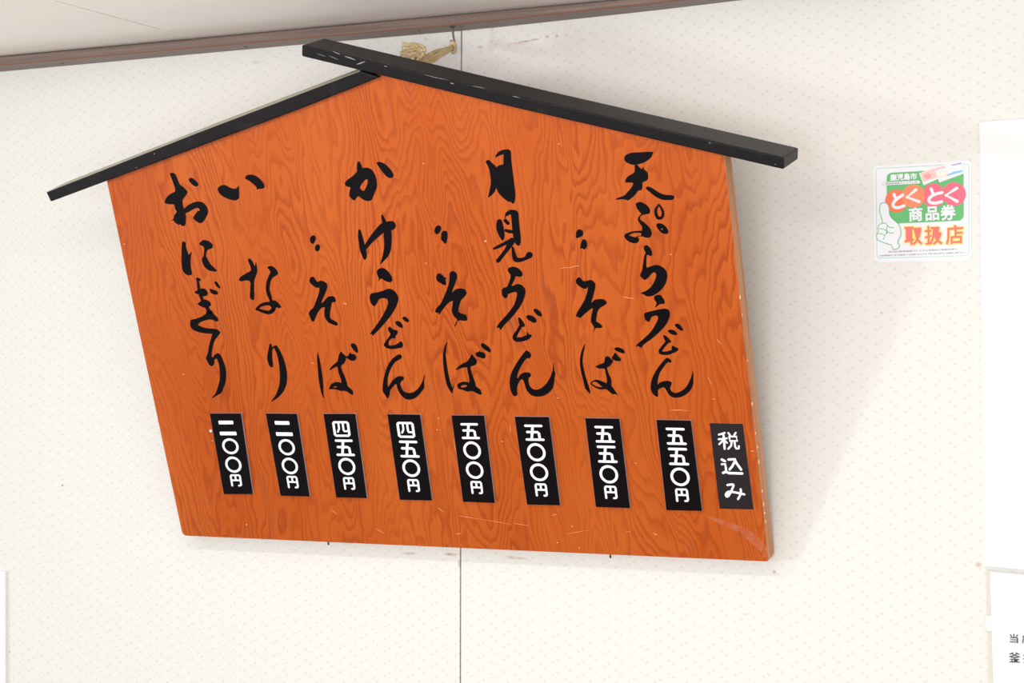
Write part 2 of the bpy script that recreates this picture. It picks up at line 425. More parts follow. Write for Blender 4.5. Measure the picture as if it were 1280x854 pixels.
# ------------------------------------------------------------------ the board
B = empty('menu_board', BM)
tag(B, 'house-shaped orange wooden menu board with black beams and brushed black writing, leaning off the wall', 'sign')
UPF = Vector((0, 0, 1))
corners = [(961.0, 702.6), (905, 190), (475, 91), (132, 221), (228, 670)]
loop = [on_board(*c) for c in corners]
br_, tr_, pk_, tl_, bl_ = loop
def rc(p, a, b, r, n=4):
    s = p+(a-p).normalized()*r; e = p+(b-p).normalized()*r
    return [(s*(1-t)+p*t)*(1-t)+(p*(1-t)+e*t)*t for t in [k/n for k in range(n+1)]]
lp = rc(br_, bl_, tr_, .004)+[tr_, pk_, tl_]+rc(bl_, tl_, br_, .007)
lp = [Vector((p.x, p.y, 0)) for p in lp]
panel = link('board_panel', prism('board_panel', lp, Vector((0, 0, -T_BOARD)), 1), [M_BOARD, M_RAW], B)
bevel(panel, .0012, 2, 60)

BF = .007                                     # beams stand this far proud of the panel
def beam(name, c, depth, up=0.0):
    lp = [on_board(x, y, BF) for x, y in c]
    lp = [Vector((p.x, p.y, BF)) for p in lp]
    me = prism(name, lp, Vector((-up*.3, up, -depth)))
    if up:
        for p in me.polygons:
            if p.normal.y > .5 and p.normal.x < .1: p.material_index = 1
    o = link(name, me, [M_BEAM, M_TOPSHEEN], B); bevel(o, .0016, 2)
    return o, lp
beam1, rb = beam('roof_beam', [(377, 56.2), (660, 123.4), (980, 197), (979.3, 212), (640, 134.0), (377, 70.4)], .052)
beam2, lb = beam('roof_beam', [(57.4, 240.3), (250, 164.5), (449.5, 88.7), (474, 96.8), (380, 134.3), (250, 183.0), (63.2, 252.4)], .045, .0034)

def bmap(ox, oy, s, lift):
    return lambda x, y: on_board(ox+x/s, oy+y/s, lift)
S, P = stroke, blob
A_ = (740, 170, 5.025); B_ = (740, 300, 4.066); C_ = (580, 170, 5.02); D_ = (580, 320, 4.495); E_ = (420, 180, 5.337)
F_ = (420, 320, 4.495); G_ = (190, 200, 5.024); H_ = (190, 330, 4.744); O_ = (190, 200, 9.4875); N_ = (210, 290, 7.767); M_ = (230, 390, 7.117)
K1 = (380, 280, 7.117); K2 = (380, 400, 7.76); L1 = (530, 270, 6.1); L2 = (540, 410, 8.54); Q1 = (710, 280, 6.1); Q2 = (715, 420, 9.4875)
CH = []
def ch(tr, *shapes): CH.append((tr, [p for s in shapes for p in s]))
# tempura udon
ch(A_, P([(203,135),(215,118),(250,106),(310,102),(378,100),(378,120),(365,140),(330,165),(290,178),(250,180),(215,165),(203,148)]),
   P([(268,180),(285,183),(300,200),(313,208),(322,192),(328,212),(345,225),(352,250),(350,272),(335,285),(318,292),(315,325),(308,340),(290,345),(270,370),(245,392),(225,405),(200,398),(148,400),(165,388),(200,375),(225,350),(250,320),(258,297),(235,292),(210,292),(212,272),(228,252),(262,232),(268,210)]),
   P([(338,325),(352,318),(385,332),(420,355),(460,370),(500,372),(516,382),(508,400),(475,403),(440,400),(400,382),(370,358),(345,338)]))
ch(A_, P([(275,428),(290,416),(310,416),(340,432),(362,458),(362,485),(340,492),(320,496),(305,505),(303,525),(330,545),(360,575),(374,605),(370,630),(350,640),(320,632),(308,618),(315,575),(300,550),(288,530),(292,510),(308,490),(300,478),(282,455)]),
   S([(325,606,18),(290,602,12),(250,607,12),(218,622,20)]),
   P([(202,625),(215,618),(240,628),(270,636),(292,640),(294,655),(285,670),(262,674),(232,664),(210,645)]),
   S([(330,628,12),(300,628,5),(280,636,6)]),
   S([(420,430,8),(402,460,17),(402,490,19),(415,515,20),(438,512,18),(446,485,17),(436,455,13),(420,430,8)]),
   P([(405,555),(420,548),(445,555),(470,578),(480,605),(465,616),(440,610),(418,590),(406,570)], [[(433,583),(440,580),(444,588),(437,592)]]))
ch(B_, P([(265,32),(280,27),(298,45),(306,72),(298,82),(285,76),(278,80),(276,110),(278,140),(300,133),(330,127),(360,140),(378,160),(382,190),(372,225),(350,255),(325,275),(300,286),(275,286),(265,278),(248,270),(275,258),(300,238),(320,205),(326,180),(320,165),(305,170),(285,192),(268,203),(250,190),(245,178),(255,150),(260,115),(266,80),(272,65),(264,48)]))
ch(B_, P([(315,290),(325,281),(345,280),(358,292),(370,315),(365,325),(345,326),(330,338),(320,342),(328,322),(318,305)]),
   P([(265,375),(280,368),(310,360),(345,352),(375,350),(392,360),(395,385),(385,415),(365,445),(335,475),(300,505),(265,530),(250,548),(235,540),(222,540),(235,525),(265,500),(300,465),(325,425),(335,400),(330,385),(305,390),(297,402),(290,417),(278,412),(268,400)]))
ch(B_, P([(386,460),(400,456),(420,462),(433,478),(425,484),(405,480),(390,470)]), P([(420,432),(432,426),(448,433),(463,456),(455,462),(435,450)]),
   S([(368,490,12),(382,508,22),(397,518,10)]), S([(386,514,18),(368,535,15),(348,562,17),(352,574,17),(380,576,18),(405,568,18),(425,558,14)]),
   P([(405,540),(420,543),(440,555),(425,570),(410,572)]))
ch(B_, P([(372,605),(385,600),(402,612),(400,624),(385,622),(365,645),(345,675),(335,710),(333,735),(345,725),(365,718),(390,717),(405,728),(398,748),(400,765),(420,778),(450,770),(480,745),(503,700),(512,665),(515,700),(512,740),(495,770),(470,790),(440,801),(410,800),(390,785),(375,760),(365,750),(345,755),(335,765),(336,790),(330,798),(312,785),(300,765),(298,740),(305,705),(325,665),(350,630)]))
# tsukimi udon
ch(C_, P([(137,165),(145,152),(158,152),(178,172),(195,188),(205,205),(205,250),(200,290),(205,310),(195,345),(180,365),(165,378),(152,387),(155,365),(162,330),(168,290),(163,240),(155,200)]),
   S([(272,106,46),(272,150,50),(275,200,54),(285,260,50),(292,320,50),(300,370,46),(306,412,24)]), S([(200,130,8),(220,112,24),(250,100,28),(275,100,32)]),
   S([(208,205,22),(235,195,30),(260,195,26)]), S([(215,222,16),(240,215,34),(255,230,26)]), S([(212,275,14),(245,283,22),(275,295,24)]),
   S([(205,318,10),(225,350,22),(255,375,32),(285,395,38)]))
ch(C_, S([(222,540,36),(226,580,46),(236,618,38),(241,648,16)]), S([(268,492,22),(290,478,28),(318,487,44)]),
   S([(318,490,48),(322,540,46),(328,600,48),(335,650,44),(340,676,26)]), S([(262,495,8),(258,515,6)]), S([(258,530,22),(275,548,22)]),
   S([(262,592,18),(285,600,22),(310,600,20)]), S([(187,708,12),(215,695,20),(250,678,22),(285,662,28),(300,650,24)]),
   S([(298,665,40),(270,710,28),(240,750,24),(214,783,26)]), S([(305,700,14),(312,740,24),(325,775,32),(360,777,24),(390,765,24),(410,748,42)]))
ch(D_, P([(245,78),(255,65),(280,61),(305,70),(325,90),(328,108),(315,118),(290,115),(285,130),(275,150),(268,165),(275,168),(300,158),(325,165),(342,185),(345,210),(335,245),(315,285),(285,325),(255,360),(225,390),(205,416),(198,405),(183,402),(200,375),(240,330),(275,285),(290,250),(298,215),(290,202),(265,208),(248,215),(243,232),(230,238),(215,222),(213,190),(225,178),(242,172),(255,140),(262,112),(255,98)]))
ch(D_, P([(350,340),(360,332),(385,338),(405,355),(405,372),(390,375),(365,362),(352,350)]), P([(390,302),(405,297),(425,310),(437,330),(432,340),(415,335),(398,318)]),
   S([(310,353,14),(322,378,26),(332,390,20)]), S([(318,395,18),(300,425,18),(284,455,24),(295,470,24),(325,468,26),(355,458,26),(372,449,16)]), S([(352,428,3),(360,445,14)]))
ch(D_, P([(340,540),(352,532),(368,542),(377,560),(368,575),(350,578),(330,605),(310,640),(300,670),(303,690),(315,668),(340,655),(370,658),(375,675),(362,690),(365,720),(378,742),(400,752),(430,745),(460,720),(485,680),(498,640),(502,598),(507,640),(512,660),(507,700),(500,740),(475,770),(440,788),(400,790),(375,780),(352,755),(340,720),(330,695),(315,700),(302,725),(297,755),(300,780),(282,788),(268,770),(258,735),(257,700),(265,660),(285,620),(310,580)]))
# kake udon
ch(E_, S([(152,128,22),(155,150,32),(160,180,40)]),
   P([(60,260),(75,240),(110,215),(135,190),(150,170),(180,160),(215,160),(240,175),(262,210),(272,250),(272,290),(255,330),(240,370),(220,380),(190,376),(165,360),(150,348),(135,362),(120,377),(90,350),(90,320),(95,290),(75,285),(62,275)],
     [[(208,235),(212,255),(200,290),(185,313),(172,308),(160,290),(175,262),(195,240)]]),
   P([(270,125),(290,120),(320,130),(355,160),(382,200),(378,222),(360,228),(335,215),(305,180),(280,145)]))
ch(E_, S([(157,578,16),(160,610,28),(168,650,34),(178,700,40),(190,745,32),(192,768,12)]), S([(190,700,22),(230,645,36),(280,590,50),(320,555,60),(368,545,62)]),
   S([(308,478,12),(316,505,22),(325,530,30)]), S([(342,575,50),(345,620,52),(345,680,48),(335,730,42),(315,770,22),(298,798,5)]))
ch(F_, P([(230,85),(245,70),(270,70),(295,90),(312,115),(315,140),(300,148),(275,140),(258,128),(248,130),(237,143),(240,125),(232,108)]),
   P([(190,225),(200,210),(230,205),(265,195),(295,184),(325,195),(345,220),(350,245),(340,280),(315,325),(280,370),(245,410),(215,440),(205,448),(200,438),(190,438),(215,405),(250,355),(280,300),(292,265),(285,242),(260,238),(240,245),(230,265),(215,283),(198,268),(190,245)]))
ch(F_, P([(333,372),(350,366),(370,382),(375,403),(360,402),(340,388)]), P([(373,348),(385,341),(400,350),(410,365),(398,372),(382,362)]),
   P([(292,405),(305,398),(318,412),(345,420),(345,435),(335,450),(330,465),(318,462),(305,470),(295,488),(300,503),(330,500),(350,490),(362,480),(374,490),(374,512),(355,518),(320,523),(290,520),(270,505),(272,490),(290,465),(305,440),(297,425)]))
ch(F_, P([(340,560),(358,553),(370,565),(362,580),(345,588),(325,605),(305,640),(292,680),(290,715),(293,735),(310,710),(330,688),(355,675),(380,680),(378,695),(362,712),(365,735),(380,760),(405,770),(435,765),(465,740),(485,705),(500,662),(495,705),(495,740),(475,770),(450,795),(415,808),(385,800),(360,775),(345,745),(338,720),(325,730),(305,755),(300,780),(290,800),(275,780),(262,758),(263,720),(270,680),(285,630),(310,585)]))
# inari
ch(G_, P([(412,185),(425,165),(455,157),(485,172),(510,180),(530,178),(545,162),(546,190),(548,215),(545,240),(525,254),(495,250),(455,235),(425,212)]),
   P([(585,110),(598,95),(630,93),(665,108),(695,140),(707,165),(697,180),(670,182),(658,185),(655,170),(640,155),(615,135),(590,120)]))
ch(G_, P([(602,628),(615,620),(635,645),(645,668),(652,640),(658,670),(660,700),(650,735),(642,760),(641,820),(640,878),(615,866),(617,815),(616,765),(590,757),(555,762),(546,748),(560,732),(595,710),(620,695),(618,670)]),
   )
ch(H_, P([(683,20),(705,12),(730,25),(747,55),(735,70),(715,82),(702,110),(697,150),(708,190),(715,215),(735,220),(765,252),(755,262),(735,257),(720,262),(700,250),(695,212),(682,185),(675,150),(678,110),(690,75),(702,50),(695,35)]),
   S([(620,268,14),(650,243,18),(700,236,22),(722,255,24),(712,278,26),(690,288,22),(655,280,18),(620,268,14)]))
ch(H_, S([(703,480,14),(700,520,24),(698,560,30),(705,595,24),(711,610,10)]), S([(708,510,8),(720,494,10),(735,490,14)]),
   S([(735,496,22),(752,530,26),(768,580,34),(778,640,42),(778,700,42),(765,745,36),(740,785,20),(708,815,4)]))
# onigiri
ch(O_, P([(212,165),(235,152),(260,158),(285,185),(305,235),(330,290),(375,325),(420,378),(405,415),(365,470),(362,510),(372,560),(382,575),(430,535),(490,505),(550,493),(600,505),(640,540),(662,590),(660,640),(635,690),(605,735),(575,750),(545,740),(505,712),(488,685),(505,655),(530,620),(545,602),(565,605),(555,575),(525,570),(480,590),(430,620),(398,635),(403,680),(400,730),(388,780),(350,780),(335,762),(315,770),(275,745),(258,720),(228,718),(252,700),(262,660),(285,630),(290,610),(270,570),(262,530),(200,525),(160,515),(150,490),(180,435),(225,400),(270,375),(272,340),(250,270),(230,215)]),
   P([(435,235),(455,212),(490,222),(535,265),(550,295),(530,312),(500,308),(460,275)]))
ch(N_, P([(135,105),(155,92),(170,105),(175,145),(190,195),(205,220),(228,190),(222,240),(217,280),(222,340),(232,405),(222,418),(190,420),(160,400),(138,365),(132,310),(130,230),(132,160)]),
   P([(302,118),(325,90),(352,78),(395,90),(430,120),(432,150),(410,165),(385,175),(375,195),(370,235),(385,265),(410,310),(455,355),(475,378),(450,385),(400,375),(360,345),(335,300),(328,258),(345,235),(348,200),(352,165),(340,140)]))
ch(N_, S([(287,460,22),(292,500,24),(300,560,26)]), P([(270,450),(295,445),(320,465),(305,478),(285,480)]),
   P([(257,585),(285,565),(320,550),(360,555),(385,590),(380,615),(350,625),(310,612),(275,600)]), S([(318,615,36),(325,640,28),(335,670,24)]),
   P([(288,700),(320,670),(355,655),(400,675),(417,705),(395,728),(350,735),(315,720)]),
   P([(405,550),(425,558),(465,570),(485,592),(475,608),(440,605),(412,585)]), P([(450,485),(470,483),(495,515),(508,545),(495,548),(465,520)]),
   S([(372,720,34),(392,760,36),(405,785,44)]))
ch(M_, P([(200,-5),(240,-15),(265,20),(300,55),(300,85),(275,80),(240,68),(200,72),(150,90),(125,112),(150,130),(200,145),(260,150),(290,155),(322,182),(300,215),(275,250),(258,300),(248,360),(245,395),(255,405),(275,380),(300,368),(325,385),(350,440),(370,500),(375,560),(370,620),(350,680),(335,715),(290,745),(245,768),(280,725),(300,670),(318,600),(318,530),(312,480),(300,430),(285,415),(270,430),(268,460),(248,484),(225,470),(205,435),(195,410),(210,370),(225,290),(245,220),(248,195),(200,192),(130,180),(75,155),(55,120),(58,75),(90,65),(150,45),(195,15)]))
# the three soba columns (ditto marks, so, ba)
ch(K1, P([(52,140),(60,115),(85,102),(103,118),(100,150),(78,178),(60,165)]), P([(97,212),(108,188),(130,182),(142,205),(135,232),(118,246),(102,235)]))
ch(K1, P([(50,500),(60,475),(85,472),(105,500),(120,515),(155,505),(195,525),(208,555),(195,600),(170,660),(155,700),(175,690),(205,655),(230,643),(265,647),(283,675),(275,695),(250,700),(240,740),(230,800),(238,842),(265,858),(293,877),(298,900),(282,904),(248,892),(212,872),(182,820),(183,760),(185,744),(160,745),(125,785),(100,840),(88,865),(70,865),(55,830),(42,800),(55,770),(85,740),(105,690),(130,620),(135,570),(110,568),(75,545),(52,520)]))
ch(K2, S([(132,315,5),(138,380,24),(150,470,32),(160,560,40),(170,640,34),(178,710,20),(192,752,8)]),
   P([(358,308),(380,330),(405,350),(412,355),(430,345),(445,315),(460,330),(490,335),(508,365),(495,390),(465,397),(435,385),(412,368),(400,400),(385,425),(360,445),(368,490),(395,550),(415,610),(425,645),(470,685),(473,728),(430,705),(400,690),(350,688),(300,672),(245,672),(248,650),(270,618),(310,603),(340,605),(362,608),(355,570),(335,510),(322,455),(290,465),(255,487),(250,475),(280,440),(320,405),(330,380),(338,340)],
     [[(285,652),(300,645),(322,648),(310,656),(292,657)]]),
   P([(452,245),(465,228),(495,235),(518,270),(522,315),(505,315),(475,285)]))
ch(L1, P([(80,120),(85,90),(105,72),(128,82),(130,105),(110,135),(92,138)]), P([(130,150),(135,125),(155,112),(178,125),(178,165),(172,200),(160,213),(145,195),(130,180)]))
ch(L1, P([(93,470),(100,445),(120,438),(145,455),(158,472),(172,468),(165,490),(168,520),(155,528),(125,512),(100,495)]),
   P([(195,440),(215,420),(245,435),(252,465),(240,510),(220,560),(215,582),(245,558),(300,555),(325,585),(310,615),(285,640),(270,680),(262,728),(290,745),(318,755),(330,785),(318,800),(262,798),(245,830),(235,845),(232,840),(245,810),(252,790),(228,765),(212,730),(215,690),(220,648),(200,655),(170,680),(135,725),(115,755),(110,740),(88,735),(90,710),(125,670),(150,620),(175,560),(192,500)]))
ch(L2, S([(158,155,8),(140,220,22),(132,300,30),(140,400,38),(155,500,42),(175,590,44),(200,650,38),(215,693,12)]), S([(220,660,12),(236,590,3)]),
   P([(427,282),(450,310),(478,350),(472,385),(440,405),(412,415),(420,470),(445,540),(462,590),(470,625),(515,660),(528,712),(480,700),(430,675),(380,680),(330,662),(285,650),(270,625),(275,600),(310,580),(360,575),(398,580),(395,530),(382,480),(372,425),(340,422),(300,435),(255,450),(265,430),(310,390),(370,360),(395,330),(412,300)],
     [[(305,628),(320,615),(350,608),(375,620),(350,632),(320,637)]]),
   P([(465,280),(475,262),(500,255),(512,235),(515,255),(545,260),(570,285),(568,315),(550,328),(510,315),(480,305)]), P([(522,180),(540,163),(575,180),(610,210),(628,250),(612,260),(575,240),(535,210)]))
ch(Q1, P([(60,85),(65,55),(88,40),(112,55),(115,80),(98,98),(78,105),(62,108)]), P([(92,185),(98,150),(110,122),(128,118),(144,140),(142,175),(125,195),(105,185)]))
ch(Q1, P([(60,430),(75,408),(95,412),(115,435),(145,433),(175,428),(205,450),(208,480),(195,540),(178,600),(205,578),(250,573),(280,580),(296,602),(275,622),(245,640),(225,670),(218,710),(215,742),(240,758),(262,785),(240,795),(212,795),(192,822),(200,795),(190,772),(175,745),(178,700),(188,645),(165,655),(130,685),(95,715),(85,718),(78,708),(60,705),(70,675),(100,625),(130,570),(148,510),(150,480),(135,495),(110,490),(80,470),(62,450)]))
ch(Q2, S([(152,100,9),(130,170,26),(112,260,32),(112,340,36),(130,440,40),(155,530,42),(178,610,46),(205,662,24),(210,683,8)]),
   P([(398,250),(425,240),(455,265),(485,295),(470,330),(440,365),(415,380),(435,450),(465,520),(468,590),(500,635),(530,680),(540,703),(515,690),(480,692),(440,660),(400,632),(340,635),(285,618),(240,590),(218,568),(230,545),(270,522),(320,525),(380,548),(410,560),(412,500),(395,430),(385,390),(330,388),(278,368),(310,345),(370,322),(385,300),(388,270)],
     [[(240,555),(262,542),(300,555),(340,590),(358,605),(310,605),(270,590),(240,572)]]),
   P([(470,265),(490,230),(512,200),(545,235),(575,270),(575,295),(540,298),(500,290)]), P([(503,150),(525,135),(570,142),(610,165),(625,195),(612,208),(565,195),(520,175)]))
for tr, polys in CH:
    link('brushed_character', ink_mesh('brushed_character', polys, bmap(*tr, .00035), UPF), M_INK, B)

# ------------------------------------------------------------------ price plates
w_ = .142
def seg(*pts): return stroke([(x, y, w_) for x, y in pts], smooth=False)
def sstroke(*pts): return stroke([(x, y, w_) for x, y in pts], smooth=True, n=4)
GL = {
 'five': seg((.08,.08),(.94,.08))+seg((.14,.46),(.68,.46),(.76,.52),(.78,.9))+seg((.47,.1),(.33,.9))+seg((.06,.92),(.96,.92)),
 'zero': ring(.5, .5, .43, .43, w_),
 'yen': stroke([(.14,.94,.15),(.14,.16,.15),(.2,.08,.15),(.8,.08,.15),(.86,.16,.15),(.86,.84,.15),(.82,.92,.15),(.68,.94,.15)], False)+stroke([(.5,.1,.14),(.5,.5,.14)], False)+stroke([(.16,.5,.14),(.84,.5,.14)], False),
 'four': stroke([(.08,.14,.14),(.14,.07,.14),(.86,.07,.14),(.92,.14,.14),(.92,.86,.14),(.86,.93,.14),(.14,.93,.14),(.08,.86,.14),(.08,.14,.14)], False)
         + stroke([(.37,.12,.11),(.37,.48,.11),(.27,.68,.11)], False)+stroke([(.62,.12,.12),(.62,.58,.12),(.66,.64,.12),(.80,.64,.12)], False),
 'bar': seg((.08,.5),(.92,.5)),
}
tagq = [((262,517),(301,517),(316,618),(279.5,618)), ((332,517),(371,517.5),(387,621),(350.5,620)), ((404,517.5),(444,517.5),(458.5,623),(420,622)),
        ((484,518),(525,518.5),(540,626),(499.5,625)), ((564,519.5),(605,519.5),(618.5,629),(578.5,627.5)), ((643,521),(686,521.5),(700,632),(658.5,631)),
        ((731,523),(774,523.5),(787.5,635.5),(744.5,634)), ((820,525),(863.5,526),(877.5,639),(832.5,638)), ((887,529),(928.5,530),(942,637),(899.5,636))]
LAY = {200: [('bar', .245, .72, .065, .155), ('bar', .225, .77, .20, .29), ('zero', .235, .77, .30, .505), ('zero', .235, .77, .525, .735), ('yen', .29, .72, .745, .905)],
       450: [('four', .235, .775, .08, .275), ('five', .235, .80, .295, .505), ('zero', .235, .775, .515, .73), ('yen', .29, .71, .745, .905)],
       500: [('five', .245, .78, .08, .275), ('zero', .235, .775, .29, .505), ('zero', .235, .775, .52, .73), ('yen', .29, .71, .745, .905)],
       550: [('five', .245, .79, .075, .275), ('five', .245, .79, .295, .50), ('zero', .235, .775, .515, .73), ('yen', .29, .71, .745, .905)]}
PT = .003
for i, (q, price) in enumerate(zip(tagq, (200, 200, 450, 450, 500, 500, 550, 550, 0))):
    th = PT if price else .0005
    lp = [on_board(x, y, th) for x, y in q]; lp = [Vector((p.x, p.y, th)) for p in lp]
    lp_ = lp if price else lp
    pl = link('price_plate' if price else 'tax_note_plate', prism('price_plate', lp_, Vector((0, 0, -th+.00005)), 1), [M_PLATE if price else M_FILM, M_PEDGE], B)
    if price: bevel(pl, .0003, 1)
    tl, tr, br, bl = lp
    def pm(u, v, tl=tl, tr=tr, br=br, bl=bl, th=th): 
        r = (tl*(1-u)+tr*u)*(1-v)+(bl*(1-u)+br*u)*v; r.z = th+.00025; return r
    if price:
        for gname, u0, u1, v0, v1 in LAY[price]:
            if gname == 'bar':
                vm = (v0+v1)/2; hu = .033; nm = 'numeral_character'
                hh = .022
                polys = [[rrect([(u0, vm-hh), (u1, vm-hh), (u1, vm+hh), (u0, vm+hh)], .02)]]
            else: polys = [[[(u0+(u1-u0)*x, v0+.005+(v1-v0-.010)*y) for x, y in lp2] for lp2 in loops] for loops in GL[gname]]
            link('numeral_character' if gname != 'yen' else 'yen_character', ink_mesh('numeral', polys, pm, UPF), M_WHITE, pl)
    else:
        R_ = (880, 525, 7.43)
        def rs(*pts, w=15, sm=False): return stroke([(x, y, w+2.5) for x, y in pts], smooth=sm)
        chars = [rs((192,120),(165,130),(138,137), w=15)+rs((136,180),(212,172), w=15)+rs((180,132),(192,268), w=18)+rs((176,190),(142,226), w=15)+rs((196,196),(214,214), w=14)
                 + rs((226,122),(242,143), w=15)+rs((294,120),(280,143), w=15)+rs((234,155),(300,155),(308,195),(242,195),(234,155), w=14)+rs((256,205),(252,240),(226,268), w=16)+rs((284,205),(290,250),(300,266),(322,266),(324,245), w=16),
                 rs((165,368),(194,384), w=20)+rs((166,412),(196,412),(204,450),(204,480), w=18)+rs((178,492),(204,482),(230,494),(354,498), w=21)+rs((228,368),(286,366),(300,400),(345,462), w=20)+rs((284,390),(262,432),(238,460), w=20),
                 rs((218,605),(272,603),(258,650),(232,700),(212,712),(203,692),(228,668),(280,672),(374,692), w=18, sm=True)+rs((340,645),(342,685),(316,735), w=18, sm=True)]
        for c in chars:
            link('printed_character', ink_mesh('printed', c, lambda x, y: on_board(R_[0]+x/R_[2], R_[1]+y/R_[2], th+.00025), UPF), M_WHITE, pl)

# chips, scratches, specks: flat marks on the board with their own shapes
def marks(name, segs, mat, lift=.0002, label=None):
    polys = []
    for x0, y0, x1, y1, w in segs:
        mx, my = (x0+x1)/2+random.uniform(-.4, .4), (y0+y1)/2+random.uniform(-.4, .4)
        polys += stroke([(x0, y0, w*.4), (mx, my, w), (x1, y1, w*.4)], n=3)
    o = link(name, ink_mesh(name, polys, lambda x, y: on_board(x, y, lift), UPF), mat, B); o['kind'] = 'stuff'
    return o
marks('scratches', [(573, 645, 598, 649, .5), (598, 649, 640, 656, .4), (470, 661, 480, 667, .6), (414, 637, 421, 643, .6), (546, 634, 556, 641, .5), (708, 668, 736, 663, .35), (779, 371, 793, 373.5, .7),
    (711, 335, 724, 332, .7), (896, 424, 902, 431, .6), (884, 470, 889, 480, .5), (837, 512, 862, 514, .5), (889, 499, 894, 499, .5), (690, 645, 696, 643, .8), (660, 657, 641, 654, .5), (817, 667, 822, 669, .9),
    (782, 665, 788, 665, .5), (712, 334, 700, 336, .5), (938, 564, 943, 564, .8), (839, 513, 850, 513, .4), (637, 531, 639, 541, .6), (567, 549, 570, 566, .5), (388, 453, 393, 455, .5), (570, 668, 576, 667, .8)], M_SCUFF)
marks('specks', [(x, y, x+.9, y+.3, 1.1) for x, y in ((724, 685), (627, 552), (307.7, 656), (794, 579), (430, 379), (529, 204), (532, 329), (607, 301), (606, 301), (698, 180), (696, 678), (606, 302), (432, 380), (155, 305), (265, 551), (838, 318), (715, 658), (548, 523), (546, 537), (229, 468), (872, 615), (697, 497.5))], M_CHIP)
marks('edge_chips', [(905.5+(y-197)*.1145-.3, y, 905.5+(y+d-197)*.1145-.6, y+d, w) for y, d, w in ((369, 5, 1.3), (392, 3, .7), (503, 4, 1.3), (540, 3, .9), (557, 4, 1.0), (575, 5, 1.2), (612, 4, 1.0), (628, 5, 1.1), (640, 3, 1.3), (650, 4, .8), (449, 3, .6))], M_CHIP, .0004)
# dusty rub mark sweeping to the lower right corner
rub = NT('dusty_rub'); nz = rub.noise(rub.obj((1, 1, 1)), 70, 4, .7)
rub.b.inputs['Base Color'].default_value = srgb(226, 150, 118); rub.b.inputs['Roughness'].default_value = .7
rub.l(rub.math('MULTIPLY', rub.ramp(nz, [(.38, (0, 0, 0)), (.7, (1, 1, 1))]), .5), rub.b.inputs['Alpha'])
link('rub_mark', ink_mesh('rub_mark', stroke([(884, 646, 2), (905, 654, 6), (925, 662, 8), (942, 674, 11), (955, 688, 10), (960, 699, 3)]), lambda x, y: on_board(x, y, .00015), UPF), rub.m, B)
marks('beam_scuffs', [(446, 80.5, 456, 77, 1.6), (431, 70.5, 444, 75, 1.6), (416, 64, 425, 68, 1.0), (412, 70, 423, 74.5, .6), (396, 67, 408, 71, .5), (530, 93, 546, 97, .5), (540, 96.5, 560, 100, .5), (563, 104, 567, 105, 1.4),
    (590, 107.5, 606, 110.5, .6), (641, 120.5, 649, 122, .9), (480, 82.5, 484, 83.5, .8), (886.5, 178, 888.5, 179, 1), (968.5, 205.5, 969.4, 206, 1.1), (170, 209.6, 171, 210, 1), (192, 193, 194, 192, .9)], M_GSCUFF, BF+.0002)
# white push pin beside the leftmost price plate
pp = on_board(263.8, 538.7, .001)
v, f = tube_data([pp+Vector((0, 0, z)) for z in (-.001, .001, .0018, .0022)], [.0016, .0019, .0014, .0004], 12)
link('push_pin', mesh('push_pin', v, f), M_WHITE, B, True)
# two small wood screws poking out under the bottom edge
for px, py in ((410.5, 680.5), (763, 696.8)):
    p = on_board(px, py-1.0, -.006); p.z = -.006
    v, f = tube_data([p+Vector((0, .002, 0)), p+Vector((0, -.0016, 0)), p+Vector((0, -.002, 0))], [.0011, .0013, .0005], 8)
    link('screw_tip', mesh('screw_tip', v, f), plain('dark_screw', srgb(60, 74, 70), .4, .5, 0, 1, .6), B, True)

# ------------------------------------------------------------------ hook and rope
hk = [on_wall(x, y, .03) for x, y in ((565.6, 33.0), (566.0, 38), (566.5, 44), (567.5, 50), (568.3, 56), (567.6, 61), (565.3, 63.5), (563.4, 60.5), (563.6, 55), (564.2, 50))]
h0 = hk[0].copy()
hook = empty('screw_hook', loc=h0)
tag(hook, 'small steel screw hook in the underside of the brown rail, holding the straw rope', 'hook')
hk_s = [Vector(p) for p in catmull([tuple(p-h0) for p in hk], 4)]
link('hook_shank', mesh('hook', *tube_data(hk_s, .0013, 8)), M_STEEL, hook, True)
v, f = tube_data([Vector((0, 0, .0035)), Vector((0, 0, -.0012)), Vector((0, 0, -.002))], [.004, .0042, .002], 14)
link('hook_collar', mesh('hook_collar', v, f), M_STEEL, hook, True)

rp0 = on_wall(566, 62, .03)
rope = empty('straw_rope', loc=rp0)
tag(rope, 'frayed straw-coloured rope tied behind the board and looped over the steel hook', 'rope')
def rpt(x, y, dep): return on_wall(x, y, dep)-rp0
for k in range(11):
    o_ = (k-5)/5.0
    ph = random.uniform(0, 6)
    path = []
    for j in range(15):
        t = j/14; x = 566.8+(512-566.8)*t; y = 58.5+(85-58.5)*t
        spread = .9+2.5*math.sin(min(1, t*1.6)*math.pi/2)
        x += o_*spread*.45; y += o_*spread*1.75+.45*math.sin(ph+t*16)
        path.append(rpt(x, y, .032+.10*t+.0015*math.cos(ph+t*16)))
    link('rope_strand', mesh('rope_strand', *tube_data(path, .0012, 6)), M_ROPE, rope, True)
lp_ = [rpt(x, y, d) for x, y, d in ((563.5, 57, .034), (566, 53, .036), (568.6, 57, .033), (568.4, 64, .028), (564.5, 65.5, .030))]
link('rope_loop', mesh('rope_loop', *tube_data([Vector(p) for p in catmull([tuple(q) for q in lp_], 4)], .0024, 8)), M_ROPE, rope, True)
vs, fs = [], []
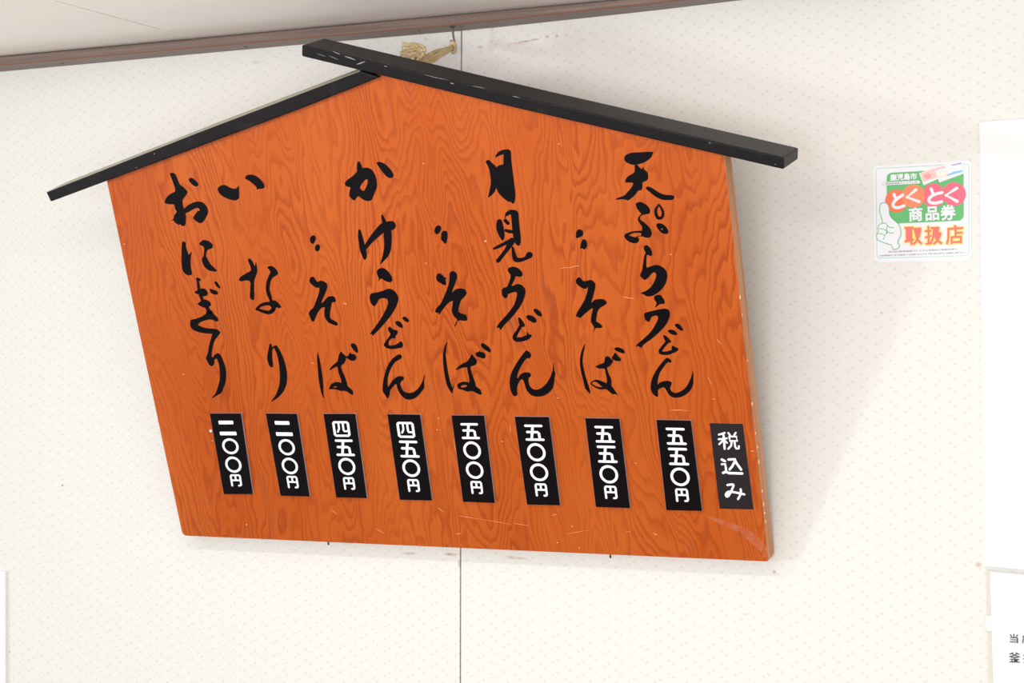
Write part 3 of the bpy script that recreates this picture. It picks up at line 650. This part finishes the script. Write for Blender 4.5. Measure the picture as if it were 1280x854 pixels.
for k in range(46):                                     # frayed tuft
    a = random.uniform(math.radians(150), math.radians(250)); L = random.uniform(8, 16)
    x0, y0 = 524+random.uniform(-2, 2), 68+random.uniform(-5, 7)
    x1, y1 = x0-L*.45*abs(math.cos(a)), y0-random.uniform(3, 11)
    x2, y2 = 503+random.uniform(-1, 9), y1+random.uniform(-1, 9)
    d0 = .118+random.uniform(-.006, .006)
    pth = catmull([tuple(rpt(x0, y0, d0)), tuple(rpt(x1, y1, d0+.003)), tuple(rpt(x2, y2, d0+.002)), tuple(rpt(x2-random.uniform(0, 3), y2+random.uniform(1, 6), d0))], 4)
    v, f = tube_data([Vector(p) for p in pth], random.uniform(.0004, .0008), 4)
    b0 = len(vs); vs += v; fs += [tuple(i+b0 for i in q) for q in f]
for (x, y), (x2, y2) in (((503, 52.5), (516, 58)), ((503.5, 52.7), (514, 55.5)), ((506, 57), (520, 62))):
    v, f = tube_data([rpt(x, y, .12), rpt(x2, y2, .12)], .0007, 4); b0 = len(vs); vs += v; fs += [tuple(i+b0 for i in q) for q in f]
o = link('frayed_end', mesh('frayed_end', vs, fs), M_ROPE, rope); o['kind'] = 'stuff'
kn = on_wall(523, 66, .118)-rp0                          # knot below the tuft
kv = [kn+Vector((.0075*math.cos(a), .004*math.sin(2*a), .0085*math.sin(a))) for a in [2*math.pi*k/16 for k in range(17)]]
link('knot', mesh('knot', *tube_data(kv, .0026, 6)), M_ROPE, rope, True)

# ------------------------------------------------------------------ things on the wall
WN = Vector((0, -1, 0))
def wmap(ox, oy, s, lift): return lambda x, y: on_wall(ox+x/s, oy+y/s, lift)
def sheet(name, quad, thick, mat, label, cat='paper', lift=.0002, parent=None):
    root = None
    pts = [on_wall(x, y, lift+thick) for x, y in quad]
    c = sum(pts, Vector())/4
    if parent is None:
        o = link(name, prism(name, [p-c for p in pts], Vector((0, thick, 0))), mat); o.location = c
        tag(o, label, cat)
    else:
        o = link(name, prism(name, [p-parent.location for p in pts], Vector((0, thick, 0))), mat, parent)
    return o
up = sheet('poster_sheet', [(1223.8, 152.4), (1420, 137), (1440, 727), (1230.0, 708.2)], .004, M_PAPER, 'tall blank white sheet on the wall right of the square sticker, cut by the frame', lift=.0003)
bevel(up, .0006, 2)
lo = sheet('notice_sheet', [(1237.2, 714.5), (1440, 733), (1450, 1010), (1245.5, 1000)], .0012, M_PAPER2, 'lower white laminated notice with black handwritten characters, under the tall blank sheet', lift=.0024)
bevel(lo, .0004, 1)
sheet('backing_sheet', [(1232.3, 712), (1430, 731), (1440, 1012), (1239, 1001)], .0016, M_BACK, None, lift=.0003, parent=lo)
sheet('tape', [(1232.6, 770), (1243, 770.5), (1243.6, 789), (1233.2, 788.5)], .0002, M_TAPE, None, lift=.0038, parent=lo)
lm = lambda x, y: on_wall(x, y, .0042)-lo.location
for t_, q in (('当', [(1262.2,792.5),(1272.4,793),(1272.6,804),(1262.4,803.5)]), ('店', [(1277.5,793.5),(1288,794),(1288,805),(1277.5,804.5)]), ('釜', [(1261,815.5),(1275,816),(1275.2,828.5),(1261.2,828)]), ('揚', [(1279,816),(1292,816.5),(1292,829.5),(1279,829)])):
    link('written_character', glyph_mesh('written_character', t_, q, lm, WN, .12), plain('soft_black_print', srgb(62, 60, 66), .6, .3), lo)
le = sheet('card_sheet', [(-120, 712), (6.2, 714.2), (6.8, 905), (-120, 907)], .004, M_PAPER, 'narrow strip of white card at the lower left edge of the photo', lift=.0003)
bevel(le, .0005, 2)

# square sticker
st = empty('shop_sticker', loc=on_wall(1152, 265, 0))
tag(st, 'square white and green voucher sticker with thumbs-up hand and red characters, right of the board', 'sticker')
SL = st.location.copy()
def sm(lift): 
    f_ = wmap(1080, 190, 5.694, lift); return lambda x, y: f_(x, y)-SL
def flat(name, polys, mat, lift, parent=st):
    return link(name, ink_mesh(name, polys, sm(lift), WN), mat, parent)
c_ = lambda n, *rgb: plain(n, srgb(*rgb), .42, .4)
MG, MG2, MO, MO2, MP, MR, MY, MW, MK = (c_('print_green', 98, 182, 112), c_('print_pale_green', 176, 216, 196), c_('print_orange', 246, 112, 78), c_('print_light_orange', 250, 134, 96), c_('print_pink', 248, 104, 128),
    c_('print_red', 250, 112, 108), c_('print_yellow', 252, 226, 110), c_('print_white', 232, 232, 238), c_('print_dark', 96, 92, 104))
base = [sm(.0006)(x, y) for x, y in rrect([(64, 100), (764, 60), (766, 770), (74, 786)], 34)]
link('sticker_base', prism('sticker_base', base, Vector((0, .0006, 0))), MW, st)
def outline(c, r, w, ): 
    q = rrect(c, r); q.append(q[0]); return stroke([(x, y, w) for x, y in q], smooth=False)
flat('border_line', outline([(85, 118), (746, 84), (746, 738), (92, 757)], 24, 4.5), MG2, .0008)
flat('green_panel', [[rrect([(160, 150), (708, 118), (710, 488), (166, 512)], 44)]], MG, .0009)
flat('text_strip', outline([(134, 216), (396, 203), (398, 224), (136, 238)], 10, 3), MG, .00102)
flat('text_strip', [[rrect([(134, 216), (396, 203), (398, 224), (136, 238)], 10)]], MW, .00105)
def gly(name, text, quad, mat, lift, off=0.0): return link(name, glyph_mesh(name, text, quad, sm(lift), WN, off), mat, st)
gly('city_lettering', '鹿児島市', [(186,160),(374,149),(376,194),(188,205)], MW, .0012, 1.8)
gly('strip_lettering', '地域振興券プレミアム付', [(150,219),(380,208),(381,222),(151,233)], MK, .0012, .0)
flat('circle', disc(232, 348, 82), MO, .0011); flat('circle', disc(352, 314, 82), MO2, .00115)
flat('circle', disc(495, 310, 84), MP, .0011); flat('circle', disc(640, 300, 84), MP, .00115)
def kana(*lines, w=22): 
    out = []
    for l in lines: out += stroke([(x, y, w) for x, y in l], smooth=len(l) > 3)
    return out
flat('kana', kana([(214,302),(228,340)], [(276,306),(232,336),(207,368),(214,392),(245,396),(286,382)]), MW, .0013)
flat('kana', kana([(370,268),(308,322),(392,354)]), MW, .0013)
flat('kana', kana([(478,264),(492,300)], [(556,288),(500,304),(464,332),(470,358),(505,364),(552,354)]), MW, .0013)
flat('kana', kana([(660,258),(584,308),(664,352)]), MW, .0013)
gly('voucher_lettering', '商', [(320,398),(412,392),(414,488),(322,494)], MW, .0013, 3.6)
gly('voucher_lettering', '品', [(440,394),(530,388),(532,482),(442,488)], MW, .0013, 3.6)
gly('voucher_lettering', '券', [(546,382),(648,376),(650,480),(548,486)], MW, .0013, 3.6)
for ch_, q in (('取', [(285,532),(415,526),(417,662),(287,668)]), ('扱', [(430,526),(560,520),(562,660),(432,666)]), ('店', [(578,522),(708,514),(710,656),(580,662)])):
    cx, cy = sum(p[0] for p in q)/4, sum(p[1] for p in q)/4
    q = [(cx+(x-cx)*.93, cy+(y-cy)*.93) for x, y in q]
    gly('shop_lettering_outline', ch_, q, MY, .0012, 9.5); gly('shop_lettering', ch_, q, MR, .0014, 2.6)
# banknotes printed at the top right
flat('banknote_print', [[[(392,152),(505,108),(540,185),(425,238)]]], MW, .00118)
flat('banknote_print', [[[(400,152),(503,114),(532,178),(420,214)]]], c_('print_pale_pink', 250, 196, 190), .00122)
flat('banknote_print', disc(452, 172, 26, 20), c_('print_rose', 240, 160, 160), .00126)
flat('banknote_print', [[[(498,106),(702,70),(716,152),(536,218)]]], MW, .00128)
flat('banknote_print', [[[(585,165),(640,140),(700,128),(704,142),(640,158),(590,172)]]], c_('print_sky', 138, 190, 236), .00132)
flat('banknote_print', [[[(505,116),(575,100),(580,112),(510,130)]]], c_('print_rose_pale', 246, 190, 200), .00132)
flat('banknote_print', [[[(620,92),(690,76),(694,86),(626,98)]]], c_('print_blue', 150, 164, 226), .00132)
flat('banknote_print', ring(560, 158, 24, 20, 6), c_('print_cream', 240, 226, 170), .00132)
# thumbs-up hand drawn in green line
hand = [(112,392),(118,372),(134,362),(158,364),(174,384),(180,416),(182,444),(200,474),(236,504),(256,538),(262,584),(250,618),(240,640),(252,676),(226,692),(204,690),(196,664),(168,654),(130,642),(96,622),(90,592),(102,566),(98,540),(114,514),(132,506),(126,470),(114,430)]
flat('hand_print', blob(hand), MW, .0013)
gl = stroke([(x, y, 5) for x, y in hand+[hand[0]]])
for l in ([(132,506),(158,510),(166,530),(160,552)], [(98,546),(130,548),(160,562),(158,580)], [(94,584),(120,582),(146,594),(144,612),(136,622)], [(166,524),(188,538),(214,538)], [(166,570),(190,578),(212,574)], [(158,552),(166,572),(150,590)]):
    gl += stroke([(x, y, 5) for x, y in l])
flat('hand_outline', gl, MG, .00135)
gly('fine_print', '発行元(株)商品券プレミアム取扱実行委員会発行', [(172,706),(660,686),(661,698),(173,719)], MK, .0011, 0)
gly('fine_print', '有効期間内に限り取扱店でご利用いただけます発行者が認めた加盟店に限ります', [(112,734),(716,710),(717,720),(113,744)], MK, .0011, 0)
